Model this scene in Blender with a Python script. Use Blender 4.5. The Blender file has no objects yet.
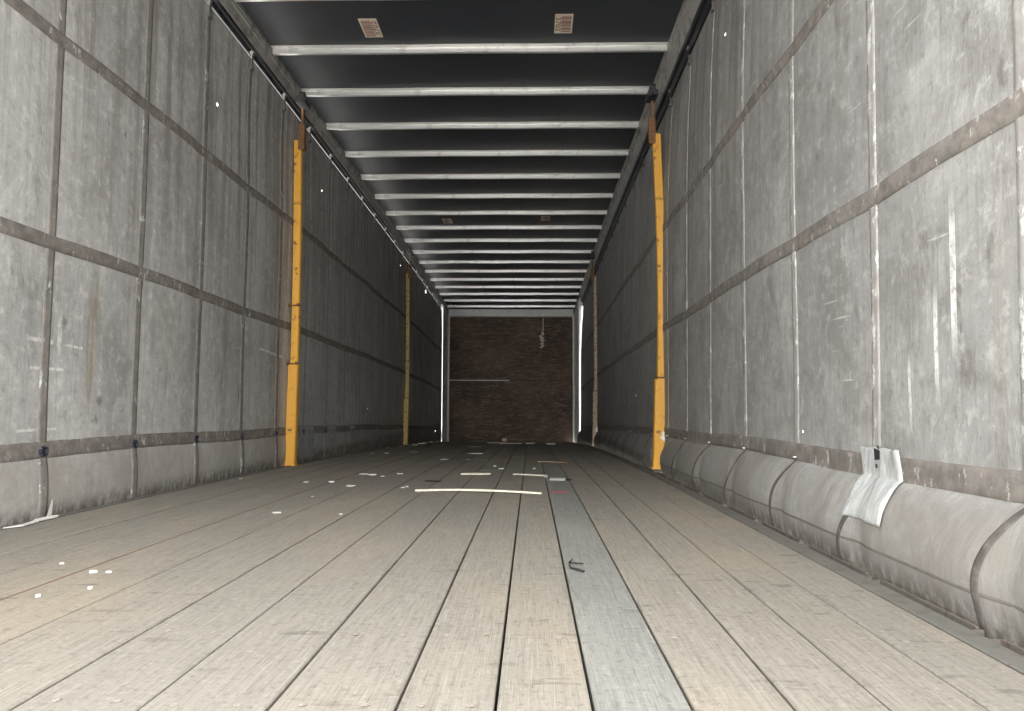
import bpy, bmesh, math, random
from mathutils import Vector, noise as mnoise
S = bpy.context.scene
COL = S.collection
PI = math.pi

# ---------------------------------------------------------------- camera
CAMZ = 0.385            # above the load floor at the rear sill
cam_d = bpy.data.cameras.new('camera')
cam_d.sensor_width = 36.0
cam_d.lens = 741.9 / 1024 * 36.0
cam_d.clip_start = 0.02
cam_d.clip_end = 500
cam = bpy.data.objects.new('camera', cam_d)
COL.objects.link(cam)
cam.location = (0, 0, CAMZ)
cam.rotation_euler = (PI/2 + 0.0648, 0, 0.026)
S.camera = cam
from mathutils import Matrix
cam.matrix_world = (Matrix.Translation((0, 0, CAMZ)) @ Matrix.Rotation(0.026, 4, 'Z')
                    @ Matrix.Rotation(PI/2 + 0.0648, 4, 'X') @ Matrix.Rotation(0.0037, 4, 'Z'))

# ---------------------------------------------------------------- sky and exposure
S.view_settings.view_transform = 'Standard'
S.view_settings.look = 'None'
S.view_settings.gamma = 1
S.view_settings.use_curve_mapping = False
S.view_settings.exposure = 1.84
world = bpy.data.worlds.new('overcast_sky')
S.world = world
world.use_nodes = True
wn = world.node_tree.nodes; wl = world.node_tree.links
bg = wn['Background']
tc = wn.new('ShaderNodeTexCoord'); sp = wn.new('ShaderNodeSeparateXYZ'); cr = wn.new('ShaderNodeValToRGB')
wl.new(tc.outputs['Generated'], sp.inputs[0]); wl.new(sp.outputs['Z'], cr.inputs[0]); wl.new(cr.outputs[0], bg.inputs[0])
cr.color_ramp.elements[0].color = (1.0, 0.985, 0.955, 1); cr.color_ramp.elements[0].position = 0.0
cr.color_ramp.elements[1].color = (1.0, 0.99, 0.975, 1); cr.color_ramp.elements[1].position = 0.8
bg.inputs['Strength'].default_value = 2.2

# ---------------------------------------------------------------- node helpers
def mat(name):
    m = bpy.data.materials.new(name); m.use_nodes = True
    return m, m.node_tree.nodes, m.node_tree.links, m.node_tree.nodes['Principled BSDF']

class N:
    """small builder for procedural materials"""
    def __init__(s, name):
        s.m, s.n, s.l, s.b = mat(name)
        s.tc = s.n.new('ShaderNodeTexCoord')
    def put(s, sock, v):
        if isinstance(v, bpy.types.NodeSocket): s.l.new(v, sock)
        else:
            if isinstance(v, (tuple, list)) and len(v) == 3 and len(sock.default_value) == 4: v = (*v, 1)
            sock.default_value = v
    def map(s, scale, loc=(0, 0, 0)):
        q = s.n.new('ShaderNodeMapping'); s.l.new(s.tc.outputs['Object'], q.inputs[0])
        q.inputs['Scale'].default_value = scale; q.inputs['Location'].default_value = loc
        return q.outputs[0]
    def noise(s, vec, scale=1, detail=4, rough=.55, dist=0):
        q = s.n.new('ShaderNodeTexNoise'); s.l.new(vec, q.inputs['Vector'])
        q.inputs['Scale'].default_value = scale; q.inputs['Detail'].default_value = detail
        q.inputs['Roughness'].default_value = rough; q.inputs['Distortion'].default_value = dist
        return q.outputs[0]
    def ramp(s, v, a, b, lo=0., hi=1.):
        q = s.n.new('ShaderNodeMapRange'); q.interpolation_type = 'SMOOTHSTEP'
        s.put(q.inputs[0], v); q.inputs[1].default_value = a; q.inputs[2].default_value = b
        q.inputs[3].default_value = lo; q.inputs[4].default_value = hi
        return q.outputs[0]
    def math(s, op, a, b=0.):
        q = s.n.new('ShaderNodeMath'); q.operation = op
        s.put(q.inputs[0], a); s.put(q.inputs[1], b)
        return q.outputs[0]
    def mix(s, f, a, b, mode='MIX'):
        q = s.n.new('ShaderNodeMixRGB'); q.blend_type = mode
        s.put(q.inputs[0], f); s.put(q.inputs[1], a); s.put(q.inputs[2], b)
        return q.outputs[0]
    def xyz(s):
        q = s.n.new('ShaderNodeSeparateXYZ'); s.l.new(s.tc.outputs['Object'], q.inputs[0])
        return q.outputs
    def bump(s, h, strength=.3, dist=.002):
        q = s.n.new('ShaderNodeBump'); q.inputs['Strength'].default_value = strength
        q.inputs['Distance'].default_value = dist
        s.l.new(h, q.inputs['Height']); s.l.new(q.outputs[0], s.b.inputs['Normal'])
    def done(s, col, rough=.6, metal=0., spec=.5):
        s.put(s.b.inputs['Base Color'], col); s.put(s.b.inputs['Roughness'], rough)
        s.put(s.b.inputs['Metallic'], metal); s.put(s.b.inputs['Specular IOR Level'], spec)
        return s.m

def curtain_mat(name, seed, holes, rust, marks, scuffs, k=1.):
    """worn PVC tarpaulin; rust = brown runs, marks = dark rubs, scuffs = pale scrapes, all where they sit on the sheet"""
    q = N(name)
    X, Y, Z = q.xyz()
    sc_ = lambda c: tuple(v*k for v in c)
    big = q.noise(q.map((1, .9, .9), (seed, 0, 0)), 1.6, 5, .6)
    mid = q.noise(q.map((1, 1.5, 1.1), (seed+2, 7, 0)), 3.2, 7, .68, .5)
    streak = q.noise(q.map((1, 9, .30), (seed, 3, 0)), 1.7, 6, .66)
    fine = q.noise(q.map((1, 110, 2.2), (seed, 0, 3)), 1, 5, .65)
    weave = q.noise(q.map((1, 10, 120), (seed, 0, 3)), 1, 3, .6)
    blot = q.noise(q.map((1, 1, 1), (seed, 9, 0)), 22, 7, .72)
    c = q.mix(q.ramp(big, .3, .7), sc_((.36, .362, .355)), sc_((.47, .47, .455)))
    c = q.mix(q.math('MULTIPLY', q.ramp(mid, .46, .64), .62), c, sc_((.27, .262, .25)))
    c = q.mix(q.math('MULTIPLY', q.ramp(mid, .42, .30), .50), c, sc_((.60, .60, .59)))
    c = q.mix(q.math('MULTIPLY', q.ramp(fine, .48, .72), .34), c, sc_((.20, .195, .185)))
    c = q.mix(q.math('MULTIPLY', q.ramp(fine, .45, .30), .22), c, sc_((.62, .62, .61)))
    c = q.mix(q.math('MULTIPLY', q.ramp(weave, .55, .8), .2), c, sc_((.25, .245, .235)))
    c = q.mix(q.math('MULTIPLY', q.ramp(blot, .51, .66), .50), c, sc_((.64, .64, .62)))
    c = q.mix(q.math('MULTIPLY', q.ramp(blot, .46, .33), .50), c, sc_((.22, .21, .195)))
    # grime run down from the rail, some shade painted into the browner top
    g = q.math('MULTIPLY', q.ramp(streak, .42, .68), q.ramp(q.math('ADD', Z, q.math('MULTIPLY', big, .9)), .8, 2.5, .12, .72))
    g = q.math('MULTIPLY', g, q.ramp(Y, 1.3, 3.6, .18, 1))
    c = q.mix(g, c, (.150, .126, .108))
    for (y0, z0, z1, w, st) in rust:
        d = q.math('ABSOLUTE', q.math('SUBTRACT', q.math('ADD', Y, q.math('MULTIPLY', q.math('SUBTRACT', streak, .5), .10)), y0))
        f = q.math('MULTIPLY', q.ramp(d, w*.1, w, 1, 0), q.math('MULTIPLY', q.ramp(Z, z0-.1, z0+.1), q.ramp(Z, z1-.25, z1+.1, 1, 0)))
        f = q.math('MULTIPLY', f, q.ramp(q.noise(q.map((1, 30, 2.5), (y0, 0, 0)), 2, 4), .32, .66, .1, st))
        c = q.mix(q.math('MULTIPLY', f, .75), c, (.25, .20, .13))
    # dark rubs, ragged blobs of their own
    rag = q.noise(q.map((1, 40, 26), (seed+4, 0, 0)), 1.0, 6, .75)
    for (y0, z0, ry, rz_) in marks:
        dy = q.math('MULTIPLY', q.math('SUBTRACT', Y, y0), 1/ry); dz = q.math('MULTIPLY', q.math('SUBTRACT', Z, z0-A*y0*y0), 1/rz_)
        dd = q.math('ADD', q.math('MULTIPLY', dy, dy), q.math('MULTIPLY', dz, dz))
        dd = q.math('ADD', dd, q.math('MULTIPLY', rag, 2.2))
        c = q.mix(q.ramp(dd, 1.0, 1.55, .62, 0), c, (.12, .108, .10))
    for (y0, z0, ln, th, sl) in scuffs:
        u = q.math('SUBTRACT', Y, y0); v = q.math('SUBTRACT', q.math('SUBTRACT', Z, z0-A*y0*y0), q.math('MULTIPLY', u, sl))
        f = q.math('MULTIPLY', q.ramp(q.math('ABSOLUTE', u), ln*.5, ln*.55, 1, 0), q.ramp(q.math('ABSOLUTE', v), th*.3, th, 1, 0))
        f = q.math('MULTIPLY', f, q.ramp(rag, .38, .55, .15, .85))
        c = q.mix(f, c, (.74, .74, .72))
    rub = q.noise(q.map((1, 6, 2.6), (seed+4, 0, 0)), 2.6, 7, .75, .8)
    c = q.mix(q.math('MULTIPLY', q.ramp(rub, .64, .72), .55), c, (.15, .14, .13))
    mp = q.n.new('ShaderNodeMapping'); q.l.new(q.tc.outputs['Object'], mp.inputs[0])
    mp.inputs['Rotation'].default_value = (math.radians(-12), 0, 0); mp.inputs['Scale'].default_value = (1, 2.2, 45)
    sc = q.noise(mp.outputs[0], 1.2, 4, .6)
    c = q.mix(q.math('MULTIPLY', q.ramp(sc, .64, .72), q.ramp(mid, .45, .6, 0, .6)), c, (.70, .70, .68))
    # road dirt on the skirt and damp along the foot
    skirt = q.math('MULTIPLY', q.ramp(Z, .15, .24, 1, 0), q.ramp(mid, .3, .6, .25, .75))
    c = q.mix(skirt, c, sc_((.325, .302, .27)))
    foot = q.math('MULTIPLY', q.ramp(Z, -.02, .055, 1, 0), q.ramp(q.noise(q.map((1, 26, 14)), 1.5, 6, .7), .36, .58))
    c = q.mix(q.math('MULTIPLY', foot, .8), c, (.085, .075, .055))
    q.bump(q.math('ADD', q.math('MULTIPLY', mid, 1), q.math('MULTIPLY', blot, .10)), .35, .03)
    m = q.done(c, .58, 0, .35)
    if holes:
        acc = None
        for (y, z, r) in holes:
            cb = q.n.new('ShaderNodeCombineXYZ'); q.l.new(Y, cb.inputs[0]); q.l.new(Z, cb.inputs[1])
            d = q.n.new('ShaderNodeVectorMath'); d.operation = 'DISTANCE'
            q.l.new(cb.outputs[0], d.inputs[0]); d.inputs[1].default_value = (y, z - A*y*y, 0)
            t = q.math('LESS_THAN', d.outputs['Value'], r)
            acc = t if acc is None else q.math('MAXIMUM', acc, t)
        tr = q.n.new('ShaderNodeBsdfTransparent'); mx = q.n.new('ShaderNodeMixShader')
        q.l.new(acc, mx.inputs[0]); q.l.new(q.b.outputs[0], mx.inputs[1]); q.l.new(tr.outputs[0], mx.inputs[2])
        q.l.new(mx.outputs[0], q.n['Material Output'].inputs[0])
    return m

def strap_mat(name, base, dark, white, amount):
    q = N(name)
    n1 = q.noise(q.map((1, 6, 6)), 3, 6, .7)
    n2 = q.noise(q.map((1, 30, 30), (3, 0, 0)), 1.3, 4, .6)
    n3 = q.noise(q.map((1, 9, 5), (8, 0, 0)), 2.6, 6, .75)
    c = q.mix(q.ramp(n1, .35, .65), base, dark)
    c = q.mix(q.math('MULTIPLY', q.ramp(n2, .5, .7), .3), c, (.3, .28, .26))
    c = q.mix(q.ramp(n3, amount, amount+.07), c, white)
    q.bump(n2, .4, .002)
    return q.done(c, .7, 0, .3)

A = 0.0017              # the trailer bed is cambered: everything drops by A*y^2
def bz(y): return -A*y*y

def wood_mat(name, c1, c2, worn, dirt=1.):
    q = N(name)
    at = q.n.new('ShaderNodeAttribute'); at.attribute_name = 'tone'
    t = at.outputs['Fac']
    off = q.n.new('ShaderNodeCombineXYZ'); q.l.new(q.math('MULTIPLY', t, 40.), off.inputs[1])
    def vec(scale):
        v = q.n.new('ShaderNodeVectorMath'); v.operation = 'ADD'
        q.l.new(q.tc.outputs['Object'], v.inputs[0]); q.l.new(off.outputs[0], v.inputs[1])
        w = q.n.new('ShaderNodeVectorMath'); w.operation = 'MULTIPLY'
        q.l.new(v.outputs[0], w.inputs[0]); w.inputs[1].default_value = scale
        return w.outputs[0]
    grain = q.noise(vec((120, 3.5, 1)), 1, 6, .7, .3)
    fib = q.noise(vec((520, 9, 1)), 1, 4, .65)
    spk = q.noise(q.map((1, 1, 1)), 95, 4, .7)
    patch = q.noise(q.map((1.6, .8, 1)), 1.5, 5, .6)
    c = q.mix(q.ramp(grain, .3, .7), c1, c2)
    c = q.mix(q.math('MULTIPLY', q.ramp(patch, .45, .66), .55), c, worn)
    c = q.mix(q.ramp(t, 0, 1, 0, .28), c, (.23, .222, .205))
    c = q.mix(q.math('MULTIPLY', q.ramp(fib, .54, .70), .60), c, (.085, .076, .064))
    c = q.mix(q.math('MULTIPLY', q.ramp(fib, .45, .3), .40), c, (.46, .43, .38))
    c = q.mix(q.math('MULTIPLY', q.ramp(spk, .54, .68), .45), c, (.10, .09, .078))
    c = q.mix(q.math('MULTIPLY', q.ramp(spk, .43, .3), .35), c, (.46, .43, .38))
    # rubbed dark dashes across the boards
    da = q.noise(q.map((7, 24, 1), (2, 1, 0)), 1.0, 3, .6)
    pa = q.noise(q.map((.7, .5, 1), (5, 0, 0)), 1.0, 2)
    c = q.mix(q.math('MULTIPLY', q.ramp(da, .60, .70), q.ramp(pa, .42, .6, 0, .48*dirt)), c, (.075, .06, .055))
    # pale scratches in several directions
    for rz, sc in ((.5, 3), (-.35, 7), (1.1, 11)):
        mp = q.n.new('ShaderNodeMapping'); q.l.new(q.tc.outputs['Object'], mp.inputs[0])
        mp.inputs['Rotation'].default_value = (0, 0, rz); mp.inputs['Scale'].default_value = (150, 3.2, 1); mp.inputs['Location'].default_value = (sc, 0, 0)
        s_ = q.noise(mp.outputs[0], 1, 2, .5)
        c = q.mix(q.ramp(s_, .70, .78, 0, .35), c, (.50, .47, .41))
    q.bump(q.math('ADD', grain, fib), .45, .0015)
    return q.done(c, .78, 0, .25)

def plain(name, col, rough=.5, metal=0., var=.25, scale=12, dark=(.05, .045, .04), amt=.3, lo=.55):
    q = N(name)
    n1 = q.noise(q.map((1, 1, 1)), scale, 5, .6)
    n2 = q.noise(q.map((1, 1, 1), (7, 3, 1)), scale*4, 4, .6)
    c = q.mix(q.math('MULTIPLY', n1, var), col, tuple(x*.55 for x in col))
    c = q.mix(q.ramp(n2, lo, lo+.12, 0, amt), c, dark)
    return q.done(c, rough, metal)

M = {}
M['wood'] = wood_mat('weathered_board', (.220, .203, .174), (.288, .267, .230), (.345, .292, .218))
M['plate'] = wood_mat('grey_painted_board', (.190, .195, .180), (.248, .250, .232), (.30, .292, .26), .4)
M['kerb'] = plain('scuffed_kerb_steel', (.175, .170, .152), .7, 0, .6, 7, (.08, .072, .06), .4, .5)
M['dark'] = plain('black_gap_dirt', (.018, .016, .014), .9)
M['rimrust'] = plain('dirty_rim_steel', (.19, .165, .14), .7, .1, .4, 10, (.05, .03, .02), .6)
M['roof'] = plain('dark_roof_sheet', (.056, .063, .078), .5, 0, .4, 1.5, (.06, .05, .045), .4, .5)
M['rail'] = plain('dull_rail_aluminium', (.40, .385, .365), .5, .1, .5, 3, (.06, .055, .05), .5, .5)
M['track'] = plain('black_curtain_track', (.012, .014, .020), .45)
M['alu'] = plain('brushed_roof_bow_aluminium', (.84, .84, .83), .30, .55, .3, 2.5, (.25, .25, .25), .3)
M['flange'] = plain('dull_flange', (.10, .10, .105), .5, .3)
M['white_alu'] = plain('pale_pillar_aluminium', (.86, .87, .87), .45, .1, .3, 3, (.25, .25, .25), .3, .56)
M['yellow'] = plain('chipped_yellow_paint', (.82, .43, .06), .45, 0, .35, 4.5, (.11, .055, .025), .85, .59)
M['yellow_old'] = plain('faded_yellow_paint', (.62, .45, .14), .5, 0, .3, 9, (.13, .08, .04), .8, .52)
M['pale_old'] = plain('worn_pale_paint', (.62, .50, .36), .5, 0, .3, 9, (.15, .09, .05), .8, .52)
M['rust'] = plain('rusty_steel', (.26, .14, .06), .7, .2, .5, 20, (.06, .03, .015), .6, .5)
M['steel_dark'] = plain('dark_steel', (.05, .05, .055), .5, .4)
M['paper'] = plain('white_scrap', (.80, .79, .75), .7, 0, .15, 30, (.4, .38, .33), .3)
M['slat'] = plain('pale_softwood', (.85, .80, .66), .7, 0, .3, 20, (.35, .28, .17), .3)
M['brownscrap'] = plain('brown_scrap', (.42, .27, .17), .8, 0, .3, 20)
M['pink'] = plain('pink_scrap', (.42, .10, .13), .7)
M['black'] = plain('black_band', (.015, .015, .016), .6)
M['sticker'] = plain('cream_sticker_paper', (.95, .84, .72), .6, 0, .1, 20, (.6, .45, .35), .15)
M['ink'] = plain('brown_faded_ink', (.42, .24, .18), .7, 0, .2)
M['strap_dark'] = strap_mat('brown_grey_webbing', (.235, .215, .196), (.15, .137, .123), (.44, .43, .41), .57)
M['strap_left'] = strap_mat('scuffed_webbing', (.25, .235, .215), (.18, .168, .155), (.60, .60, .58), .585)
M['strap_pale'] = strap_mat('pale_worn_webbing', (.37, .36, .345), (.28, .27, .255), (.64, .64, .62), .55)
M['buckle'] = plain('navy_grommet', (.03, .032, .05), .35, .2, .3, 30, (.35, .35, .4), .5, .55)
M['concrete'] = plain('yard_concrete', (.60, .58, .54), .85)

def patch_mat():
    q = N('crumpled_silver_patch')
    n1 = q.noise(q.map((1, 18, 9)), 2, 6, .65, .6); n2 = q.noise(q.map((1, 40, 14), (3, 0, 0)), 1.2, 3)
    c = q.mix(q.ramp(n1, .3, .7), (.44, .46, .46), (.62, .64, .63))
    c = q.mix(q.ramp(n2, .62, .72, 0, .6), c, (.20, .19, .18))
    q.bump(n1, .8, .01)
    return q.done(c, .42, .15)
M['strap_fold'] = strap_mat('dark_fold_webbing', (.12, .11, .10), (.08, .072, .065), (.3, .29, .27), .68)
M['rustline'] = plain('red_rust_line', (.16, .075, .05), .8, 0, .4, 20)
M['hem'] = plain('grey_hem_stitching', (.17, .155, .135), .8)
M['hanger'] = plain('greyed_hanger_steel', (.14, .135, .13), .6, 0)
M['strap_far'] = strap_mat('plain_grey_webbing', (.36, .355, .34), (.27, .265, .25), (.62, .62, .60), .58)
M['patch'] = patch_mat()

def ply_mat():
    q = N('dark_plywood_bulkhead')
    n1 = q.noise(q.map((3, 1, 16)), 2.2, 6, .7, .8)
    n2 = q.noise(q.map((1, 1, 1.2), (4, 0, 0)), 1.5, 4)
    n3 = q.noise(q.map((7, 1, 12), (0, 0, 5)), 3.5, 5, .7)
    c = q.mix(q.ramp(n2, .35, .65), (.095, .072, .060), (.165, .115, .085))
    c = q.mix(q.ramp(n1, .48, .62, 0, .9), c, (.27, .20, .155))
    c = q.mix(q.ramp(n3, .60, .70, 0, .5), c, (.36, .30, .26))
    c = q.mix(q.ramp(n3, .42, .34, 0, .7), c, (.03, .025, .023))
    return q.done(c, .7, 0, .3)
M['ply'] = ply_mat()

# ---------------------------------------------------------------- mesh helpers
class G:
    """collects faces in world coordinates (before the camber)"""
    def __init__(s): s.v = []; s.f = []; s.tone = []
    def quadgrid(s, rows, tone=0.):
        """rows: list of equally long lists of points"""
        b = len(s.v); w = len(rows[0])
        for r in rows: s.v += [tuple(p) for p in r]
        for i in range(len(rows)-1):
            for j in range(w-1):
                s.f.append((b+i*w+j, b+i*w+j+1, b+(i+1)*w+j+1, b+(i+1)*w+j)); s.tone.append(tone)
    def box(s, x0, x1, y0, y1, z0, z1, ny=1, tone=0., bevel=0.):
        b = bevel
        prof = [(x0+b, z0), (x1-b, z0), (x1, z0+b), (x1, z1-b), (x1-b, z1), (x0+b, z1), (x0, z1-b), (x0, z0+b)] if b else \
               [(x0, z0), (x1, z0), (x1, z1), (x0, z1)]
        s.sweep(prof, [y0+(y1-y0)*i/ny for i in range(ny+1)], tone)
    def sweep(s, prof, ys, tone=0., closed=True):
        """profile of (x,z) swept along y, capped when closed"""
        b = len(s.v); n = len(prof)
        for y in ys: s.v += [(x, y, z) for x, z in prof]
        for i in range(len(ys)-1):
            for j in range(n if closed else n-1):
                k = (j+1) % n
                s.f.append((b+i*n+j, b+i*n+k, b+(i+1)*n+k, b+(i+1)*n+j)); s.tone.append(tone)
        if closed:
            s.f.append(tuple(b+j for j in range(n))[::-1]); s.tone.append(tone)
            e = b+(len(ys)-1)*n
            s.f.append(tuple(e+j for j in range(n))); s.tone.append(tone)
    def prism(s, pts, h):
        """flat polygon pts (x,y,z) with thickness h upward"""
        b = len(s.v); n = len(pts)
        s.v += [tuple(p) for p in pts] + [(p[0], p[1], p[2]+h) for p in pts]
        s.f.append(tuple(range(b, b+n))[::-1]); s.f.append(tuple(range(b+n, b+2*n)))
        for i in range(n):
            k = (i+1) % n
            s.f.append((b+i, b+k, b+n+k, b+n+i))
        s.tone += [0.]*(n+2)
    def tube(s, pts, r, n=8, cap=True):
        b = len(s.v); m = len(pts)
        for i, p in enumerate(pts):
            p = Vector(p); d = (Vector(pts[min(i+1, m-1)])-Vector(pts[max(i-1, 0)])).normalized()
            up = Vector((0, 0, 1)) if abs(d.z) < .9 else Vector((1, 0, 0))
            a = d.cross(up).normalized(); c = d.cross(a)
            rr = r[i] if isinstance(r, (list, tuple)) else r
            for k in range(n):
                t = 2*PI*k/n; s.v.append(tuple(p+a*rr*math.cos(t)+c*rr*math.sin(t)))
        for i in range(m-1):
            for k in range(n):
                k2 = (k+1) % n
                s.f.append((b+i*n+k, b+i*n+k2, b+(i+1)*n+k2, b+(i+1)*n+k)); s.tone.append(0.)
        if cap:
            s.f.append(tuple(range(b, b+n))[::-1]); s.f.append(tuple(range(b+(m-1)*n, b+m*n))); s.tone += [0., 0.]

def wloc(o):
    v = Vector(o.location)
    while o.parent: o = o.parent; v += Vector(o.location)
    return v
def obj(name, g, m, parent=None, org=None, smooth=False):
    me = bpy.data.meshes.new(name)
    if parent is not None: base = wloc(parent)
    elif org is not None: base = Vector((org[0], org[1], org[2]+bz(org[1])))
    else: base = Vector((0, 0, 0))
    me.from_pydata([(x-base.x, y-base.y, z+bz(y)-base.z) for x, y, z in g.v], [], g.f)
    a = me.attributes.new('tone', 'FLOAT', 'FACE')
    a.data.foreach_set('value', g.tone)
    bm = bmesh.new(); bm.from_mesh(me); bmesh.ops.recalc_face_normals(bm, faces=bm.faces); bm.to_mesh(me); bm.free()
    me.materials.append(m)
    if smooth:
        for p in me.polygons: p.use_smooth = True
    o = bpy.data.objects.new(name, me); COL.objects.link(o)
    if parent is not None: o.parent = parent
    else: o.location = base
    return o
def tag(o, label=None, cat=None, group=None, kind=None):
    if label: o['label'] = label
    if cat: o['category'] = cat
    if group: o['group'] = group
    if kind: o['kind'] = kind
    return o
def thing(name, loc, label, cat, group=None):
    o = bpy.data.objects.new(name, None); COL.objects.link(o)
    o.empty_display_size = .05
    o.location = (loc[0], loc[1], loc[2]+bz(loc[1]))
    return tag(o, label, cat, group)
def struct(name, g, m, label, cat, smooth=False):
    return tag(obj(name, g, m, smooth=smooth), label, cat, kind='structure')

Y0, Y1 = 0.50, 15.2
YS = [Y0+(Y1-Y0)*i/60 for i in range(61)]
rnd = random.Random(4)

# ---------------------------------------------------------------- ground outside
g = G()
g.v = [(-40, -40, -1.3), (40, -40, -1.3), (40, 60, -1.3), (-40, 60, -1.3)]; g.f = [(0, 1, 2, 3)]; g.tone = [0.]
_b = bz
bz = lambda y: 0.
struct('ground', g, M['concrete'], 'pale concrete yard the trailer stands on', 'ground')
bz = _b

# ---------------------------------------------------------------- floor
seams = [-1.63, -1.50, -1.36, -1.20, -1.044, -.85, -.655, -.496, -.334, -.172, -.045, .08, .207, .337, .459, .584, .712]
g = G(); gp = G()
for i in range(len(seams)-1):
    a, b = seams[i], seams[i+1]
    w = .0060 if i < 6 else (.0036 if i not in (8, 9, 10, 11, 12, 13) else .0046)
    tone = rnd.random()
    tgt = gp if abs(a-.08) < 1e-6 else g
    rows = []
    r2 = random.Random(i)
    cuts = [Y0] + sorted(r2.uniform(2, 14) for _ in range(2)) + [Y1] if tgt is g else [Y0, Y1]
    for k in range(len(cuts)-1):
        n = max(2, int((cuts[k+1]-cuts[k])/.3))
        y0, y1 = cuts[k]+.001, cuts[k+1]-.001
        dz = r2.uniform(-.0012, .0006)
        prof = [(a+w/2, -.026), (b-w/2, -.026), (b-w/2, -.0018+dz), (b-w/2-.0018, dz), (a+w/2+.0018, dz), (a+w/2, -.0018+dz)]
        tgt.sweep(prof, [y0+(y1-y0)*j/n for j in range(n+1)], (tone+.35*k) % 1)
floor = struct('floor', g, M['wood'], 'weathered grey-brown plank floor running the length of the trailer', 'floor')
p = obj('floor_plank', gp, M['plate'], floor); tag(p, 'smooth bluish grey plank')
g = G(); g.box(-1.74, .80, Y0, Y1, -.06, -.027, 50)
obj('underlay', g, M['dark'], floor)
g = G(); g.box(-1.665, -1.633, Y0, Y1, -.03, .002, 50, bevel=.002)
obj('side_kerb', g, M['kerb'], floor)
g = G(); g.box(.7145, .762, Y0, Y1, -.03, .0015, 50, bevel=.002)
obj('side_kerb', g, M['kerb'], floor)
g = G(); g.box(-1.0475, -1.0405, Y0, Y1, -.02, -.0012, 50)
tag(obj('rusty_joint', g, M['rustline'], floor), 'rust-red joint line')
# thin outer rim beyond the drain channel, broken by slots
g = G()
y = Y0
while y < Y1-.2:
    L = .36
    g.box(.786, .792, y, y+L, -.03, -.002, 3); y += L
    g.box(.772, .792, y, y+.006, -.03, -.004, 1); g.box(.772, .792, y+.055, y+.061, -.03, -.004, 1); y += .07
obj('channel_rim', g, M['rimrust'], floor)
# screw heads in rows over the cross bearers
def f_y(v): return 0
rows = [.97+.2975*i for i in range(47)]
spots = []
for ry in rows:
    for i in range(len(seams)-1):
        if i == 11: continue
        a, b = seams[i], seams[i+1]
        for t in (.25, .75):
            xx = a+(b-a)*t
            if abs(xx)/ry > .8: continue
            spots.append((xx, ry+rnd.uniform(-.008, .008)))
def screw(g, x, y):
    n = 10; b = len(g.v); r = .0058
    g.v += [(x+r*math.cos(2*PI*k/n), y+r*math.sin(2*PI*k/n), .0006) for k in range(n)]
    g.v += [(x+r*.75*math.cos(2*PI*k/n), y+r*.75*math.sin(2*PI*k/n), .0014) for k in range(n)]
    for k in range(n):
        k2 = (k+1) % n; g.f.append((b+k, b+k2, b+n+k2, b+n+k))
    g.f.append(tuple(b+n+k for k in range(n)))
    g.tone += [0.]*(n+1)
M['screw'] = plain('dull_screw_head', (.33, .30, .26), .6, .0, .4, 90, (.14, .12, .10), .7, .48)
spots.sort(key=lambda s: s[1])
for (x, y) in spots[:95]:
    g = G(); screw(g, x, y); obj('screw', g, M['screw'], floor)
g = G()
for (x, y) in spots[95:]: screw(g, x, y)
o = obj('screws', g, M['screw'], floor); tag(o, kind='stuff')

# ---------------------------------------------------------------- side curtains
LS = [1.36, 1.94, 2.53, 3.12, 3.70] + [3.70+.585*i for i in range(1, 18)]      # vertical seams, left
RS = [1.335, 1.926, 2.51, 3.10, 3.685, 4.26] + [4.26+.59*i for i in range(1, 16)]
LS = [y for y in LS if y < 13.7]; RS = [y for y in RS if y < 13.2]
def near_seam(y, L):
    d = min(abs(y-s) for s in L); return d
def wx(side, y, z):
    n = mnoise.noise(Vector((side*7, y*.8, z*1.1)))
    n2 = mnoise.noise(Vector((side*3, y*3.2, z*1.4)))
    if side < 0:
        d = min(1., near_seam(y, LS)/.29)
        x = -1.685 + .010*n + .003*n2 + .010*math.sin(d*PI/2)*math.sin(max(0, min(1, z/2.4))*PI)
        if z < .23:
            t = max(0., min(1., (.23-z)/.27))
            x += (.012+.012*n)*math.sin(PI*t)**.8
        if z > 2.2: x = x*(1-(z-2.2)/.28)+(-1.685)*((z-2.2)/.28) if z < 2.48 else -1.685
        return x
    d = min(1., near_seam(y, RS)/.28)
    x = .882 + .007*n + .003*n2 - .008*math.sin(d*PI/2)*math.sin(max(0, min(1, z/2.4))*PI)
    if z < .210:
        t = max(0., min(1., (.210-z)/.243))
        amp = 1 + .22*mnoise.noise(Vector((4, y*1.1, 0)))
        if y > 5.2: amp *= .85
        for py in (5.0, 9.95):      # held back behind the posts
            amp *= 1 - .95*max(0., min(1., 1.6-abs(y+.06-py)/.13))
        pinch = 1 - .16*math.exp(-(near_seam(y+.05*t, RS)/.05)**2)
        wr = .006*mnoise.noise(Vector((9, y*4+z*9, z*7)))*math.sin(PI*t)
        st = t*t*(3-2*t)
        x -= amp*pinch*(.060*math.sin(PI/2*min(1., t*1.25))**.62+.020*math.sin(PI*t)) + wr
    x += .008*z + .032*max(0., min(1., (z-1.55)/.9))**1.5
    return x
def curtain(side, ya, yb, ztop):
    zs = [-.045+.0135*i for i in range(22)]
    z = zs[-1]
    while z < ztop-.08: z += .07; zs.append(z)
    zs.append(ztop)
    n = int((yb-ya)/.03)
    g = G()
    g.quadgrid([[(wx(side, ya+(yb-ya)*i/n, z), ya+(yb-ya)*i/n, z) for z in zs] for i in range(n+1)])
    return g
holesL = [(3.836, 2.003, .009), (5.47, 2.353, .010), (5.81, 2.142, .007), (11.70, 2.397, .030), (9.42, 2.307, .010), (11.23, .219, .012), (12.99, .198, .022), (7.574, .427, .007)]
holesR = [(3.412, 2.143, .007), (2.455, .308, .004), (6.275, .524, .006)]
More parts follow.
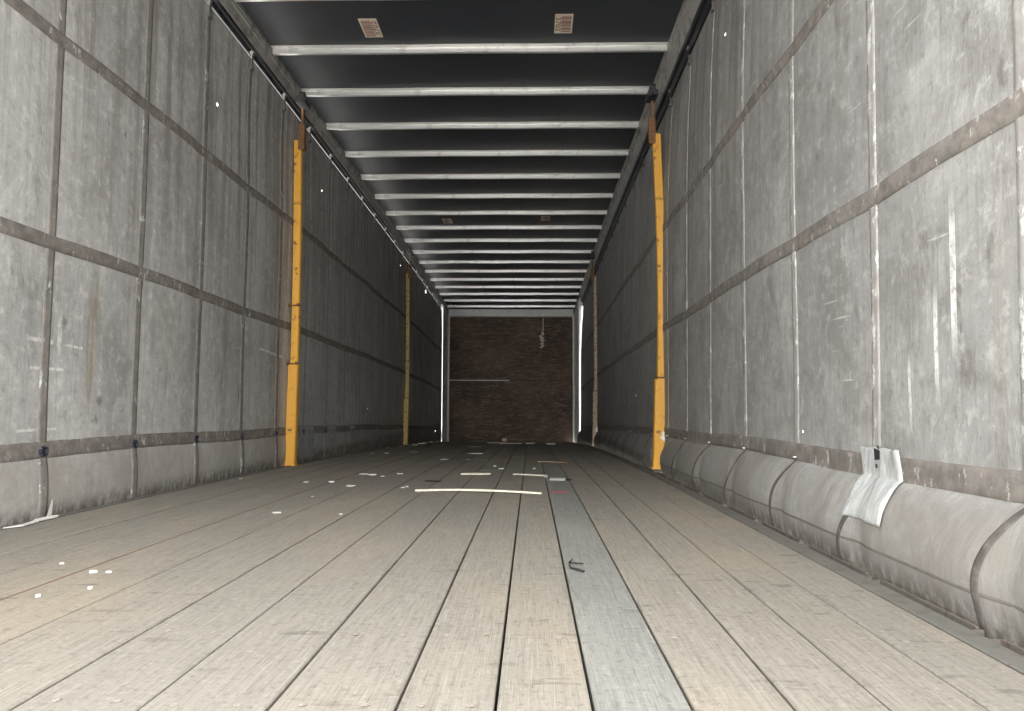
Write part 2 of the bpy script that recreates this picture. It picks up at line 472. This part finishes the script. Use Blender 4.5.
rustL = [(2.79, .35, 1.0, .05, .8), (2.86, 1.0, 1.75, .035, .5), (3.36, .35, .95, .035, .55), (4.02, .1, 1.0, .055, .85), (4.40, .3, 1.2, .04, .5), (4.93, -.1, 1.6, .06, .8), (2.865, .12, .23, .02, .6)]
rustR = [(3.86, .4, 1.5, .06, .5), (3.35, .5, 1.9, .05, .45), (4.75, .3, 2.0, .05, .4), (1.40, .3, .85, .03, .3)]
marksL = [(2.855, .405, .035, .03), (2.83, .33, .04, .03), (2.62, .68, .03, .05), (4.25, .48, .06, .08), (2.95, 1.50, .04, .03)]
marksR = [(1.388, 1.02, .035, .06), (1.492, 1.18, .022, .03), (1.545, .605, .03, .12), (2.25, 1.37, .03, .05), (2.27, 1.16, .02, .03), (1.52, .46, .06, .10), (1.44, .67, .025, .09), (1.672, .76, .04, .05), (1.30, .62, .05, .12)]
scuffL = [(2.50, .607, .13, .010, -.03), (2.68, .60, .10, .007, -.05), (2.54, .512, .17, .008, 0.), (4.75, .745, .40, .012, -.06), (2.60, .64, .02, .10, 0.), (2.50, .30, .20, .007, 0.)]
scuffR = [(1.56, .66, .02, .20, 0.), (1.63, .52, .015, .15, 0.), (1.75, .42, .012, .10, 0.)]
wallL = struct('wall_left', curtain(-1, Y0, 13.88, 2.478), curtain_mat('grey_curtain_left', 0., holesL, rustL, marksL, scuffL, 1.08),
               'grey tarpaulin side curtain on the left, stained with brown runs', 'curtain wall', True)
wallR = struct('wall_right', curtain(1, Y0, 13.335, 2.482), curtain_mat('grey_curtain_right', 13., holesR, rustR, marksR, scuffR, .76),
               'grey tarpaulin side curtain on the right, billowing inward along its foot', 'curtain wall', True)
def ribbon(side, pts, w, horiz, lift=.0022, th=.0018):
    """strip of webbing lying on the curtain; pts of (y,z)"""
    rows = []
    for k, (y, z) in enumerate(pts):
        jw = w*(1+.06*mnoise.noise(Vector((side, y*9, z*9))))
        r = []
        for u, l in ((-.5, 0), (-.46, lift), (-.2, lift), (0, lift), (.2, lift), (.46, lift), (.5, 0)):
            yy, zz = (y, z+u*jw) if horiz else (y+u*jw, z)
            r.append((wx(side, yy, zz)-side*(l+.0006), yy, zz))
        rows.append(r)
    g = G(); g.quadgrid(rows); return g
for side, wall, L, zz, yend in ((-1, wallL, LS, (.232, .955, 1.69), 13.8), (1, wallR, RS, (.240, .935, 1.610), 13.22)):
    for z0 in zz:
        n = 300
        pts = [(Y0+.01+(yend-Y0-.02)*i/n, z0+.004*math.sin(i*.13)) for i in range(n+1)]
        lift = .003
        g = ribbon(side, pts, .052 if z0 > .3 else .058, True, lift)
        obj('horizontal_strap', g, M['strap_dark'], wall, smooth=True)
    for y in L:
        zt = 2.43 if side < 0 else 2.40; zlo = -.03 if side < 0 else .215; r2 = random.Random(int(y*100))
        zs_ = [zlo+(zt-zlo)*i/110 for i in range(111)]
        pts = [(y+.004*math.sin(z*2+y), z) for z in zs_]
        if side > 0:
            pts = [(a+(.05*math.sin(max(0., min(1., (.22-z)/.22))*PI*.5) if z < .22 else 0.), z) for a, z in pts]
        g = ribbon(side, pts, .046 if side < 0 else .042, False, .0026 if y < 4.9 else .0014)
        obj('vertical_strap', g, M['strap_far'] if y > 4.9 else (M['strap_left'] if side < 0 else M['strap_pale']), wall, smooth=True)
        if side > 0:      # darker webbing goes on down over the bulge
            pts = [(y+.012*math.sin(k*.2+y*5)+.06*math.sin(PI*.5*k/24), .214-.235*k/24) for k in range(25)]
            g = ribbon(side, pts, .020, False, .001)
            obj('lower_strap', g, M['strap_fold'], wall, smooth=True)
        # grommet where the straps cross
        zb = .225 if side < 0 else .222
        xb = wx(side, y, zb)-side*.004
        g = G(); r = .023 if side < 0 else .0032
        n = 14
        for rr, lf in ((r, 0), (r*.95, .008), (r*.6, .010), (r*.5, .003)):
            g.v += [(xb-side*lf, y+rr*math.cos(2*PI*k/n), zb+rr*.85*math.sin(2*PI*k/n)) for k in range(n)]
        for q_ in range(3):
            for k in range(n):
                g.f.append((q_*n+k, q_*n+(k+1) % n, (q_+1)*n+(k+1) % n, (q_+1)*n+k)); g.tone.append(0.)
        g.f.append(tuple(3*n+k for k in range(n))); g.tone.append(0.)
        if side < 0 or abs(y-1.926) > .01: obj('grommet', g, M['buckle'] if side < 0 else M['paper'], wall)
        # hanger that clips the curtain to the track
        xa = -1.685 if side < 0 else .93
        g = G()
        a, b = (xa-side*.004, xa-side*.012) if side > 0 else (xa+.004, xa+.012)
        lo_, hi_ = min(a, b), max(a, b)
        g.box(lo_, hi_, y-.011, y+.011, 2.405, 2.50, 1)
        g.box(lo_-.002, hi_+.004, y-.017, y+.017, 2.405, 2.425, 1)
        g.tube([((lo_+hi_)/2, y-.014, 2.508), ((lo_+hi_)/2, y+.014, 2.508)], .012, 10)
        obj('hanger', g, M['hanger'], wall)
# sewn lower seam line in the right skirt
g = G()
n = 260
rows = []
for i in range(n+1):
    y = Y0+.02+(5.2-Y0)*i/n
    rows.append([(wx(1, y, z)-l, y, z) for z, l in ((.047, .0004), (.049, .0012), (.052, .0012), (.054, .0004))])
g.quadgrid(rows); obj('hem', g, M['hem'], wallR, smooth=True)

# ---------------------------------------------------------------- bulkhead, corner pillars
g = G(); g.box(-1.76, .94, 15.2, 15.24, -.08, 2.76)
wf = struct('wall_front', g, M['ply'], 'dark brown scuffed plywood bulkhead closing the far end', 'wall')
g = G(); g.box(-1.70, -.45, 15.192, 15.2, 1.243, 1.262); obj('joint_strip', g, M['white_alu'], wf)
g = G(); g.box(-.45, .85, 15.195, 15.2, 1.250, 1.262); o = obj('joint_strip', g, M['steel_dark'], wf)
g = G()
zz = 2.53; x = .245
r2 = random.Random(8)
while zz > 1.95:
    w = .012+.0 if zz > 2.28 else r2.uniform(.008, .05)
    h = r2.uniform(.018, .03)
    xo = x + (r2.uniform(-.05, .01) if zz < 2.28 else r2.uniform(-.004, .004))
    g.v += [(xo-w, 15.197, zz), (xo+w*.5, 15.197, zz+.01), (xo+w*.6, 15.197, zz-h), (xo-w*.7, 15.197, zz-h-.012)]
    b = len(g.v)-4; g.f.append((b, b+1, b+2, b+3)); g.tone.append(0.)
    zz -= h*(1. if zz > 2.28 else 1.15)
o = obj('scrape_mark', g, M['paper'], wf); tag(o, 'white torn scrape mark')
g = G(); g.box(-1.70, .86, 15.10, 15.19, 2.555, 2.70, bevel=.006)
tag(obj('trim_1', g, M['white_alu']), 'bright aluminium header beam above the far bulkhead', 'beam', kind='structure')
for i, (xa, xb, ya, s, lb) in enumerate(((-1.76, -1.69, 13.96, 1, 'left'), (.868, 1.0, 13.36, -1, 'right'))):
    g = G()
    xin = xb if s > 0 else xa
    # channel-shaped pillar: web with two lips
    g.box(xa, xb, ya, ya+.035, -.05, 2.6)
    g.box(xa, xb, ya+.035, 15.2, -.05, 2.6)
    lo_, hi_ = (xb, xb+.03) if s > 0 else (xa-.03, xa)
    g.box(lo_, hi_, 14.96, 15.05, 0, 2.57, bevel=.004)
    lo_, hi_ = (xb-.002, xb+.016) if s > 0 else (xa-.016, xa+.002)
    g.box(lo_, hi_, ya-.01, ya+.30, 0, 2.57, bevel=.003)
    tag(obj('trim_%d' % (i+2), g, M['white_alu']), 'pale aluminium corner pillar at the %s of the far bulkhead' % lb, 'pillar', kind='structure')

# ---------------------------------------------------------------- roof and rails
g = G(); g.box(-1.80, .97, Y0, 15.24, 2.742, 2.76, 60)
struct('ceiling', g, M['roof'], 'dark navy-grey sheet roof between the aluminium bows', 'ceiling')
for i, (s, xin, lb) in enumerate(((-1, -1.70, 'left'), (1, .868, 'right'))):
    g = G()
    # visible inner face leans: foot further out than head
    prof = [(xin, 2.742), (xin, 2.712), (xin+s*.004, 2.706), (xin+s*.004, 2.690), (xin+s*.012, 2.684), (xin+s*.016, 2.640),
            (xin+s*.010, 2.636), (xin+s*.012, 2.618), (xin+s*.028, 2.612), (xin+s*.075, 2.612), (xin+s*.075, 2.742)]
    if s > 0:
        prof = [(.875, 2.742), (.875, 2.715), (.879, 2.708), (.880, 2.690), (.888, 2.684), (.896, 2.632), (.892, 2.626), (.898, 2.60), (.908, 2.570), (.96, 2.570), (.96, 2.742)]
    g.sweep(prof, YS)
    r = obj('trim_%d' % (i+4), g, M['rail'])
    tag(r, 'long dull aluminium cant rail along the top of the %s curtain' % lb, 'rail', kind='structure')
    g = G()
    top = 2.612
    bot = 2.528 if s < 0 else 2.500
    prof = [(xin+s*.030, top), (xin+s*.014, top-.006), (xin+s*.010, top-.035), (xin+s*.022, top-.040), (xin+s*.024, bot+.022), (xin+s*.012, bot+.018),
            (xin+s*.014, bot), (xin+s*.034, bot), (xin+s*.034, bot+.01), (xin+s*.06, bot+.02), (xin+s*.06, top)]
    if s > 0:
        prof = [(.912, 2.570), (.903, 2.562), (.908, 2.535), (.920, 2.530), (.922, 2.485), (.914, 2.480), (.917, 2.462), (.929, 2.462), (.945, 2.50), (.945, 2.570)]
    g.sweep(prof, YS)
    obj('curtain_track', g, M['track'], r)
g = G(); g.box(-1.70, .868, Y0, Y0+.04, 2.62, 2.742)
# roof bows
BY, BS = 4.695, .6375
names = {-1: 'nearest roof bow, cut by the top edge of the photo, before the large barcode stickers',
         0: 'second roof bow from the camera, just beyond the two large barcode stickers',
         1: 'third roof bow from the camera, clear of both barcode sticker pairs',
         2: 'fourth roof bow from the camera, nearly level with the tops of the near yellow posts',
         3: 'fifth roof bow from the camera, aluminium strip with bright middle',
         4: 'sixth roof bow from the camera, two bows before the small distant stickers',
         5: 'seventh roof bow from the camera, shiny aluminium strip',
         6: 'roof bow last before the two small distant barcode stickers',
         7: 'roof bow directly beyond the two small distant barcode stickers'}
last = 16
for k in range(-1, last+1):
    y = BY+BS*k
    g = G()
    # hat section: near web, bottom, far web, front flange
    prof = [(y-.050, 2.742), (y-.050, 2.738), (y-.016, 2.738), (y-.014, 2.706), (y-.011, 2.703), (y+.008, 2.703), (y+.010, 2.738), (y+.035, 2.738), (y+.035, 2.742)]
    xa, xb = -1.699, .874
    nx = 12
    rows = []
    for i in range(nx+1):
        x = xa+(xb-xa)*i/nx
        rows.append([(x, py, pz+.0015*math.sin(i*1.3+k)) for py, pz in prof])
    g.quadgrid(rows)
    b = len(g.v); 
    g.f.append(tuple(range(0, len(prof)))); g.f.append(tuple(range(nx*len(prof), (nx+1)*len(prof)))); g.tone += [0., 0.]
    lb = names.get(k)
    if lb is None:
        j = last-k
        lb = ['aluminium roof bow nearest the header beam of the far bulkhead', 'second roof bow counted from the far bulkhead',
              'third roof bow counted from the far bulkhead', 'fourth roof bow counted from the far bulkhead',
              'fifth roof bow counted from the far bulkhead', 'sixth roof bow counted from the far bulkhead',
              'seventh roof bow counted from the far bulkhead', 'eighth roof bow counted from the far bulkhead', 'ninth roof bow counted from the far bulkhead'][j]
    tag(obj('roof_bow', g, M['alu'], org=(-.416, y, 2.72)), lb, 'roof beam', 'aluminium roof bows across the ceiling')

# ---------------------------------------------------------------- stickers on the roof
def sticker(xc, yc, w, d, shear, flip, label, texted=True):
    t = thing('barcode_sticker', (xc, yc, 2.741), label, 'sticker', 'barcode stickers on the roof sheet')
    Z = 2.7405
    def P(u, v, dz=0.):   # u,v in -.5...5
        return (xc+u*w+shear*v, yc+v*d, Z-dz)
    g = G(); g.prism([P(-.5, -.5), P(.5, -.5), P(.5, .5), P(-.5, .5)], .001)
    obj('backing_paper', g, M['sticker'], t)
    g = G(); r2 = random.Random(3)
    v = -.40
    while v < .40:
        h = r2.choice((.02, .035, .05))
        a, b = (-.12, .42) if not flip else (-.42, .12)
        g.prism([P(a, v, .0008), P(b, v, .0008), P(b, min(.42, v+h), .0008), P(a, min(.42, v+h), .0008)], .0005)
        v += h+r2.choice((.015, .022, .03))
    obj('bars', g, M['ink'], t)
    if texted:
        cu = bpy.data.curves.new('printed_number', 'FONT'); cu.body = '3702'; cu.size = .038 * w/.093; cu.align_x = 'CENTER'; cu.align_y = 'CENTER'
        cu.extrude = .0002; cu.offset = .0006
        tmp = bpy.data.objects.new('text_source', cu); COL.objects.link(tmp)
        me = bpy.data.meshes.new_from_object(tmp.evaluated_get(bpy.context.evaluated_depsgraph_get()))
        bpy.data.objects.remove(tmp)
        me.materials.clear(); me.materials.append(M['ink'])
        o = bpy.data.objects.new('printed_number', me); COL.objects.link(o); o.parent = t
        o.location = ((-.31 if not flip else .31)*w, 0, -.0016)
        o.rotation_euler = (PI, 0, PI/2 if not flip else -PI/2)
        o.scale = (1.9, 1, 1)
    return t
sticker(-1.0, 4.44, .112, .225, 0., True, 'cream barcode sticker on the dark roof, left one of the large near pair')
sticker(.194, 4.41, .110, .225, 0., False, 'cream barcode sticker on the dark roof, right one of the large near pair')
sticker(-1.025, 8.91, .112, .21, 0., True, 'small distant barcode sticker between roof bows, on the left')
sticker(.168, 8.80, .110, .20, 0., False, 'small distant barcode sticker between roof bows, on the right')

# ---------------------------------------------------------------- yellow side posts
def post(side, y, m_low, m_up, label, wide=.058, split=.70, full=True, zt=2.27, lean=0.):
    xo = -1.648 if side < 0 else (.845 if y < 7 else .845)
    t = thing('side_post', (xo, y, .0), label, 'post', 'side posts between the curtains')
    s = 1 if side < 0 else -1        # towards the inside
    def xs(z): return xo + (s*.012 if side < 0 else (.026 if y < 7 else .010))*math.sin(z/2.3*PI) + lean*z
    def bar(z0, z1, w, d, off, n=14, bev=.006):
        g = G(); rows = []
        for i in range(n+1):
            z = z0+(z1-z0)*i/n; c = xs(z)+off
            hw, hd = w/2, d/2; b = bev
            rows.append([(c-hw+b, y-hd, z), (c+hw-b, y-hd, z), (c+hw, y-hd+b, z), (c+hw, y+hd-b, z), (c+hw-b, y+hd, z), (c-hw+b, y+hd, z), (c-hw, y+hd-b, z), (c-hw, y-hd+b, z), (c-hw+b, y-hd, z)])
        g.quadgrid(rows)
        k = len(rows[0]); g.f.append(tuple(range(k-1))); g.f.append(tuple(range(n*k, n*k+k-1))); g.tone += [0., 0.]
        return g
    obj('lower_section', bar(.0, split, wide+.012, .06, 0), m_low, t)
    offu = .008 if side > 0 else .004
    obj('upper_section', bar(split-.015, zt, wide-.004, .046, offu), m_up, t)
    # hinge at the joint
    for zz_ in ((split-.004, 1.10) if side < 0 else (split+.004,)):
        g = G(); c = xs(zz_)+offu
        g.tube([(c-wide/2-.010, y-.030, zz_), (c+wide/2+.010, y-.030, zz_)], .0055, 10)
        g.tube([(c-wide/2-.014, y-.034, zz_), (c-wide/2-.002, y-.034, zz_)], .011, 8)
        g.tube([(c+wide/2-.014, y-.034, zz_+.006), (c+wide/2+.006, y-.034, zz_+.006)], .009, 8)
        obj('hinge', g, M['rust'], t)
    # over-centre latch handle on the lower box
    g = G()
    e = xs(.3) + (-1)*(wide/2+.012)*1
    if side > 0: e = xs(.3)+(wide/2+.004)
    e -= .010; g.tube([(e+.01, y-.03, .17), (e-.012, y-.04, .19), (e-.012, y-.04, .37), (e+.01, y-.03, .40)], .006, 8)
    g.box(e-.010, e+.014, y-.040, y-.022, .155, .215, bevel=.003)
    g.box(e-.006, e+.012, y-.038, y-.022, .36, .385, bevel=.003)
    if side > 0:
        g = G(); g.box(e-.012, e+.012, y-.044, y-.020, .185, .245, bevel=.003)
        g.box(e+.004, e+.020, y-.050, y-.028, .165, .205, bevel=.003)
        g.tube([(e-.02, y-.034, .20), (e+.016, y-.04, .25)], .006, 8)
    obj('latch_handle', g, M['rust'] if side < 0 else M['white_alu'], t)
    # head bracket up to the rail
    g = G(); c = xs(zt)+offu
    tx = -1.69 if side < 0 else .92
    o2 = .030*(1 if side < 0 else -1)
    g.box(c-.024+o2, c+.020+o2, y-.028, y+.02, zt-.07, zt+.11, bevel=.004)
    g.box(c-.008+o2, c+.008+o2, y-.022, y+.02, zt+.10, 2.50, bevel=.003)
    obj('head_bracket', g, M['rust'], t)
    g = G()
    lo_, hi_ = c-.032+o2, c+.034+o2
    g.box(lo_, hi_, y-.07, y+.06, 2.52, 2.56, bevel=.004)
    g.tube([(c+o2, y-.08, 2.545), (c+o2, y+.07, 2.545)], .024, 12)
    g.tube([(c+o2-.02, y-.03, 2.59), (c+o2+.02, y-.03, 2.59)], .022, 12)
    obj('rail_roller', g, M['steel_dark'], t)
    # base shoe
    g = G(); c = xs(0)
    g.box(c-wide/2-.012, c+wide/2+.012, y-.036, y+.036, -.002, .012, bevel=.003)
    obj('base_shoe', g, m_low, t)
    return t
post(-1, 5.08, M['yellow'], M['yellow'], 'near yellow steel post on the left, chipped paint and latch near its foot')
post(1, 5.00, M['yellow'], M['yellow'], 'near yellow steel post on the right, its lower box wider than the upper bar', wide=.060, split=.60)
post(-1, 9.75, M['yellow_old'], M['yellow_old'], 'far slim post on the left with faded, rust-spotted yellow paint', wide=.052, split=.62)
post(1, 9.95, M['pale_old'], M['pale_old'], 'far slim post on the right, paint worn pale cream', wide=.048, split=.72)

# ---------------------------------------------------------------- patches stuck on the curtains
def wall_patch(name, side, ya, yb, za, zb, m, label, lift=.005, hole=None, skew=0., group=None, wob=.006):
    g = G(); n, k = 26, 34; rows = []
    for i in range(k+1):
        z = za+(zb-za)*i/k; r = []
        for j in range(n+1):
            u = j/n
            e = wob*mnoise.noise(Vector((ya, z*16, u*2)))
            yy = ya+(yb-ya)*u + skew*(i/k-.5) + (e if u in (0, 1) else e*.5)
            wr = .0045*abs(mnoise.noise(Vector((3, yy*22, z*13))))
            if 0 < u < 1 and 0 < i < k: l = lift+wr
            else: l = .001+wr*.5
            zz_ = z + .006*mnoise.noise(Vector((yy*20, 1, 4))) * (1 if i in (0, k) else 0)
            r.append((wx(side, yy, zz_)-side*(l+.004), yy, zz_))
        rows.append(r)
    g.quadgrid(rows)
    org = (wx(side, (ya+yb)/2, za), (ya+yb)/2, za)
    if hole is None:
        o = obj(name, g, m, org=org, smooth=True)
        return tag(o, label, 'patch', group)
    t = thing(name, org, label, 'patch', group)
    obj('sheet', g, m, t, smooth=True)
    y, z = hole; x = wx(side, y, z)-side*.012
    g = G()
    for (dy, dz, s_) in ((0, 0, .016), (.004, -.030, .006), (-.008, .018, .005)):
        b = len(g.v)
        g.v += [(x, y+dy-s_, z+dz-s_*.8), (x, y+dy+s_*.8, z+dz-s_), (x, y+dy+s_, z+dz+s_*.9), (x, y+dy-s_*.9, z+dz+s_*.6)]
        g.f.append((b, b+1, b+2, b+3)); g.tone.append(0.)
    obj('worn_hole', g, M['steel_dark'], t)
    return t
wall_patch('repair_patch', 1, 1.78, 1.99, .108, .283, M['patch'],
           'crumpled silver repair patch on the right curtain, half over its bulging foot', hole=(1.905, .268), skew=.045)
M['oldpatch'] = plain('grey_glued_patch', (.36, .37, .37), .7, 0, .6, 14, (.12, .12, .12), .6, .5)
gp_ = 'old patches low on the left curtain'
wall_patch('curtain_patch', -1, 5.32, 5.72, .03, .27, M['oldpatch'], 'largest pale grey patch low on the left curtain, just beyond the near yellow post', lift=.002, group=gp_, wob=.05)
wall_patch('curtain_patch', -1, 6.10, 6.34, .10, .27, M['oldpatch'], 'second pale patch beyond the near left yellow post, narrow with a grommet', lift=.002, group=gp_, wob=.04)
wall_patch('curtain_patch', -1, 6.82, 7.02, .12, .27, M['oldpatch'], 'third and smallest pale patch beyond the near left yellow post', lift=.002, group=gp_, wob=.04)

# ---------------------------------------------------------------- litter on the floor
def slab(name, pts, h, m, label, cat, group=None, z=.0012):
    cx_ = sum(p[0] for p in pts)/len(pts); cy_ = sum(p[1] for p in pts)/len(pts)
    g = G(); g.prism([(x, y, z) for x, y in pts], h)
    return tag(obj(name, g, m, org=(cx_, cy_, z)), label, cat, group)
# long splintered slat
g = G(); n = 24; rows = []
for i in range(n+1):
    t = i/n; x = -.533+.58*t; y = 3.440-.085*t*t-.01*t
    w = .026 if t < .62 else .026*(1-(t-.62)/.38)+.003
    zz_ = .001+.012*math.sin(t*PI)*.5
    rows.append([(x, y-w/2, zz_), (x, y-w/2, zz_+.008), (x, y+w/2, zz_+.008), (x, y+w/2, zz_), (x, y-w/2, zz_)])
g.quadgrid(rows); g.f.append((0, 1, 2, 3)); b = n*5; g.f.append((b, b+1, b+2, b+3)); g.tone += [0., 0.]
tag(obj('wooden_slat', g, M['slat'], org=(-.24, 3.40, .001)), 'long pale splintered wooden slat lying across the planks', 'wood strip')
slab('wood_splinter', [(-.41, 4.36), (-.24, 4.385), (-.235, 4.42), (-.33, 4.44), (-.40, 4.41)], .008, M['slat'], 'short pale wood splinter behind the left part of the long slat', 'wood strip')
slab('wood_splinter', [(-.10, 4.40), (.09, 4.30), (.095, 4.325), (-.04, 4.40)], .006, M['slat'], 'thin pale splinter crossing the centre planks, left of the black and white card', 'wood strip')
slab('wood_splinter', [(.05, 5.62), (.25, 5.56), (.27, 5.60), (.07, 5.68)], .006, M['brownscrap'], 'brownish splinter on the grey plank, beyond the black and white card', 'wood strip')
t = thing('folded_card', (.145, 4.1, .001), 'small white card with a black edge on the bluish grey plank', 'card')
g = G(); g.prism([(.10, 4.05, .001), (.185, 4.03, .001), (.19, 4.12, .004), (.105, 4.14, .004)], .003); obj('card', g, M['paper'], t)
g = G(); g.prism([(.095, 4.14, .001), (.225, 4.11, .001), (.215, 4.04, .001), (.188, 4.032, .001), (.19, 4.12, .001)], .004); obj('edge', g, M['black'], t)
slab('pink_scrap', [(.085, 3.44), (.10, 3.47), (.13, 3.44), (.16, 3.46), (.17, 3.42), (.12, 3.41)], .003, M['pink'], 'tiny pink scrap on the bluish grey plank beside the long slat', 'scrap')
slab('dark_scrap', [(-.56, 3.93), (-.49, 3.90), (-.47, 3.93), (-.53, 3.96)], .004, M['black'], 'small dark scrap left of and behind the long slat', 'scrap')
# black hooked band
g = G()
g.tube([(.104, 1.888, .004), (.096, 1.855, .004), (.093, 1.844, .0045), (.110, 1.838, .004), (.128, 1.834, .004)], [.0012, .0018, .0020, .0018, .0012], 8)
g.tube([(.094, 1.842, .004), (.093, 1.815, .0035), (.095, 1.785, .0035), (.108, 1.768, .0045), (.123, 1.753, .0035)], [.0013, .0016, .002, .0028, .0030], 8)
tag(obj('bent_wire', g, M['black'], org=(.11, 1.83, .001), smooth=True), 'bent black strap end lying on the bluish grey plank', 'wire')
# torn white strip at the foot of the left curtain
g = G()
g.prism([(-1.655, 2.46, .003), (-1.62, 2.44, .003), (-1.615, 2.52, .003), (-1.635, 2.56, .003), (-1.652, 2.55, .003)], .003)
g.prism([(-1.63, 2.28, .003), (-1.60, 2.33, .003), (-1.61, 2.42, .003), (-1.64, 2.45, .003), (-1.62, 2.36, .003)], .003)
b = len(g.v); g.v += [(-1.640, 2.50, .006), (-1.645, 2.535, .004), (-1.652, 2.545, .060), (-1.652, 2.55, .060), (-1.648, 2.54, .004), (-1.643, 2.505, .006)]
g.f += [(b, b+1, b+2), (b+5, b+4, b+3), (b, b+2, b+3, b+5), (b+1, b+4, b+3, b+2)]; g.tone += [0.]*4
tag(obj('torn_strip', g, M['paper'], org=(-1.63, 2.48, .003)), 'torn white strip at the foot of the left curtain, nearest scrap there', 'scrap')

near_l = ('small white scrap on the left planks, nearer than the yellow posts', 'white scraps on the near left floor')
mid = ('small white scrap on the floor in front of the far left post', 'white scraps on the middle of the floor')
farb = ('tiny white scrap near the far bulkhead', 'white scraps by the bulkhead')
footL = ('tiny white scrap at the foot of the left curtain past the near yellow post', 'white scraps along the left curtain')
right = ('tiny pale scrap in the middle planks behind the long slat', 'pale scraps behind the long slat')
SC = [  # x, y, size along x, size along y, kind
 (-.999, 1.697, .018, .012, near_l), (-.965, 1.70, .012, .010, near_l), (-.917, 1.549, .010, .010, near_l), (-.981, 1.481, .010, .010, near_l), (-1.128, 1.786, .010, .008, near_l),
 (-.916, 2.683, .034, .03, near_l), (-.885, 3.648, .045, .035, near_l), (-.677, 2.657, .014, .014, near_l),
 (-1.161, 3.834, .03, .025, near_l), (-1.03, 3.843, .03, .02, near_l), (-.935, 3.184, .012, .02, near_l),
 (-.983, 4.356, .045, .035, mid), (-.921, 4.311, .05, .04, mid), (-.842, 4.226, .025, .02, mid), (-.775, 4.402, .035, .03, mid),
 (-.615, 3.583, .018, .02, mid), (-.603, 3.627, .018, .02, mid),
 (-1.336, 6.895, .04, .05, mid), (-1.145, 7.262, .08, .07, mid), (-1.482, 6.919, .03, .03, mid), (-.682, 5.873, .06, .08, mid), (-.498, 5.891, .04, .06, mid), (-.519, 6.912, .13, .08, mid),
 (-.246, 5.107, .022, .03, right), (-.192, 4.851, .035, .03, right), (-.096, 4.388, .02, .02, right), (.085, 4.228, .018, .02, right), (.02, 4.9, .02, .03, right),
 (-1.483, 9.504, .08, .10, footL), (-1.522, 10.375, .10, .12, footL), (-1.56, 10.9, .06, .10, footL), (-1.60, 11.93, .06, .10, footL), (-1.60, 8.3, .03, .05, footL), (-1.56, 8.9, .04, .06, footL),
 (-1.57, 4.01, .02, .03, footL), (-1.62, 6.58, .02, .04, footL), (-1.60, 12.8, .06, .12, footL),
 (-.683, 8.985, .14, .12, farb), (-.30, 10.9, .30, .10, farb), (-.016, 10.97, .16, .10, farb), (.28, 10.6, .12, .09, farb), (-.55, 11.4, .2, .12, farb),
]
for i, (x, y, a, b_, (lb, gr)) in enumerate(SC):
    r2 = random.Random(i); n = r2.choice((5, 6, 7)); pts = []
    for k in range(n):
        t = 2*PI*k/n+r2.uniform(-.3, .3); rr = r2.uniform(.45, .62)
        pts.append((x+a*rr*math.cos(t), y+b_*rr*math.sin(t)))
    h = .002+.004*r2.random() + (.012 if y > 9 else 0)
    slab('paper_scrap', pts, h, M['paper'], lb, 'scrap', gr)
# a small brown and white carton by the bulkhead
t = thing('small_carton', (-.395, 11.0, .001), 'small brown and white carton standing before the bulkhead', 'carton')
g = G(); g.box(-.425, -.365, 10.98, 11.04, .001, .09, bevel=.004); obj('box_body', g, M['brownscrap'], t)
g = G(); g.box(-.428, -.362, 10.977, 11.043, .045, .075, bevel=.002); obj('white_band', g, M['paper'], t)
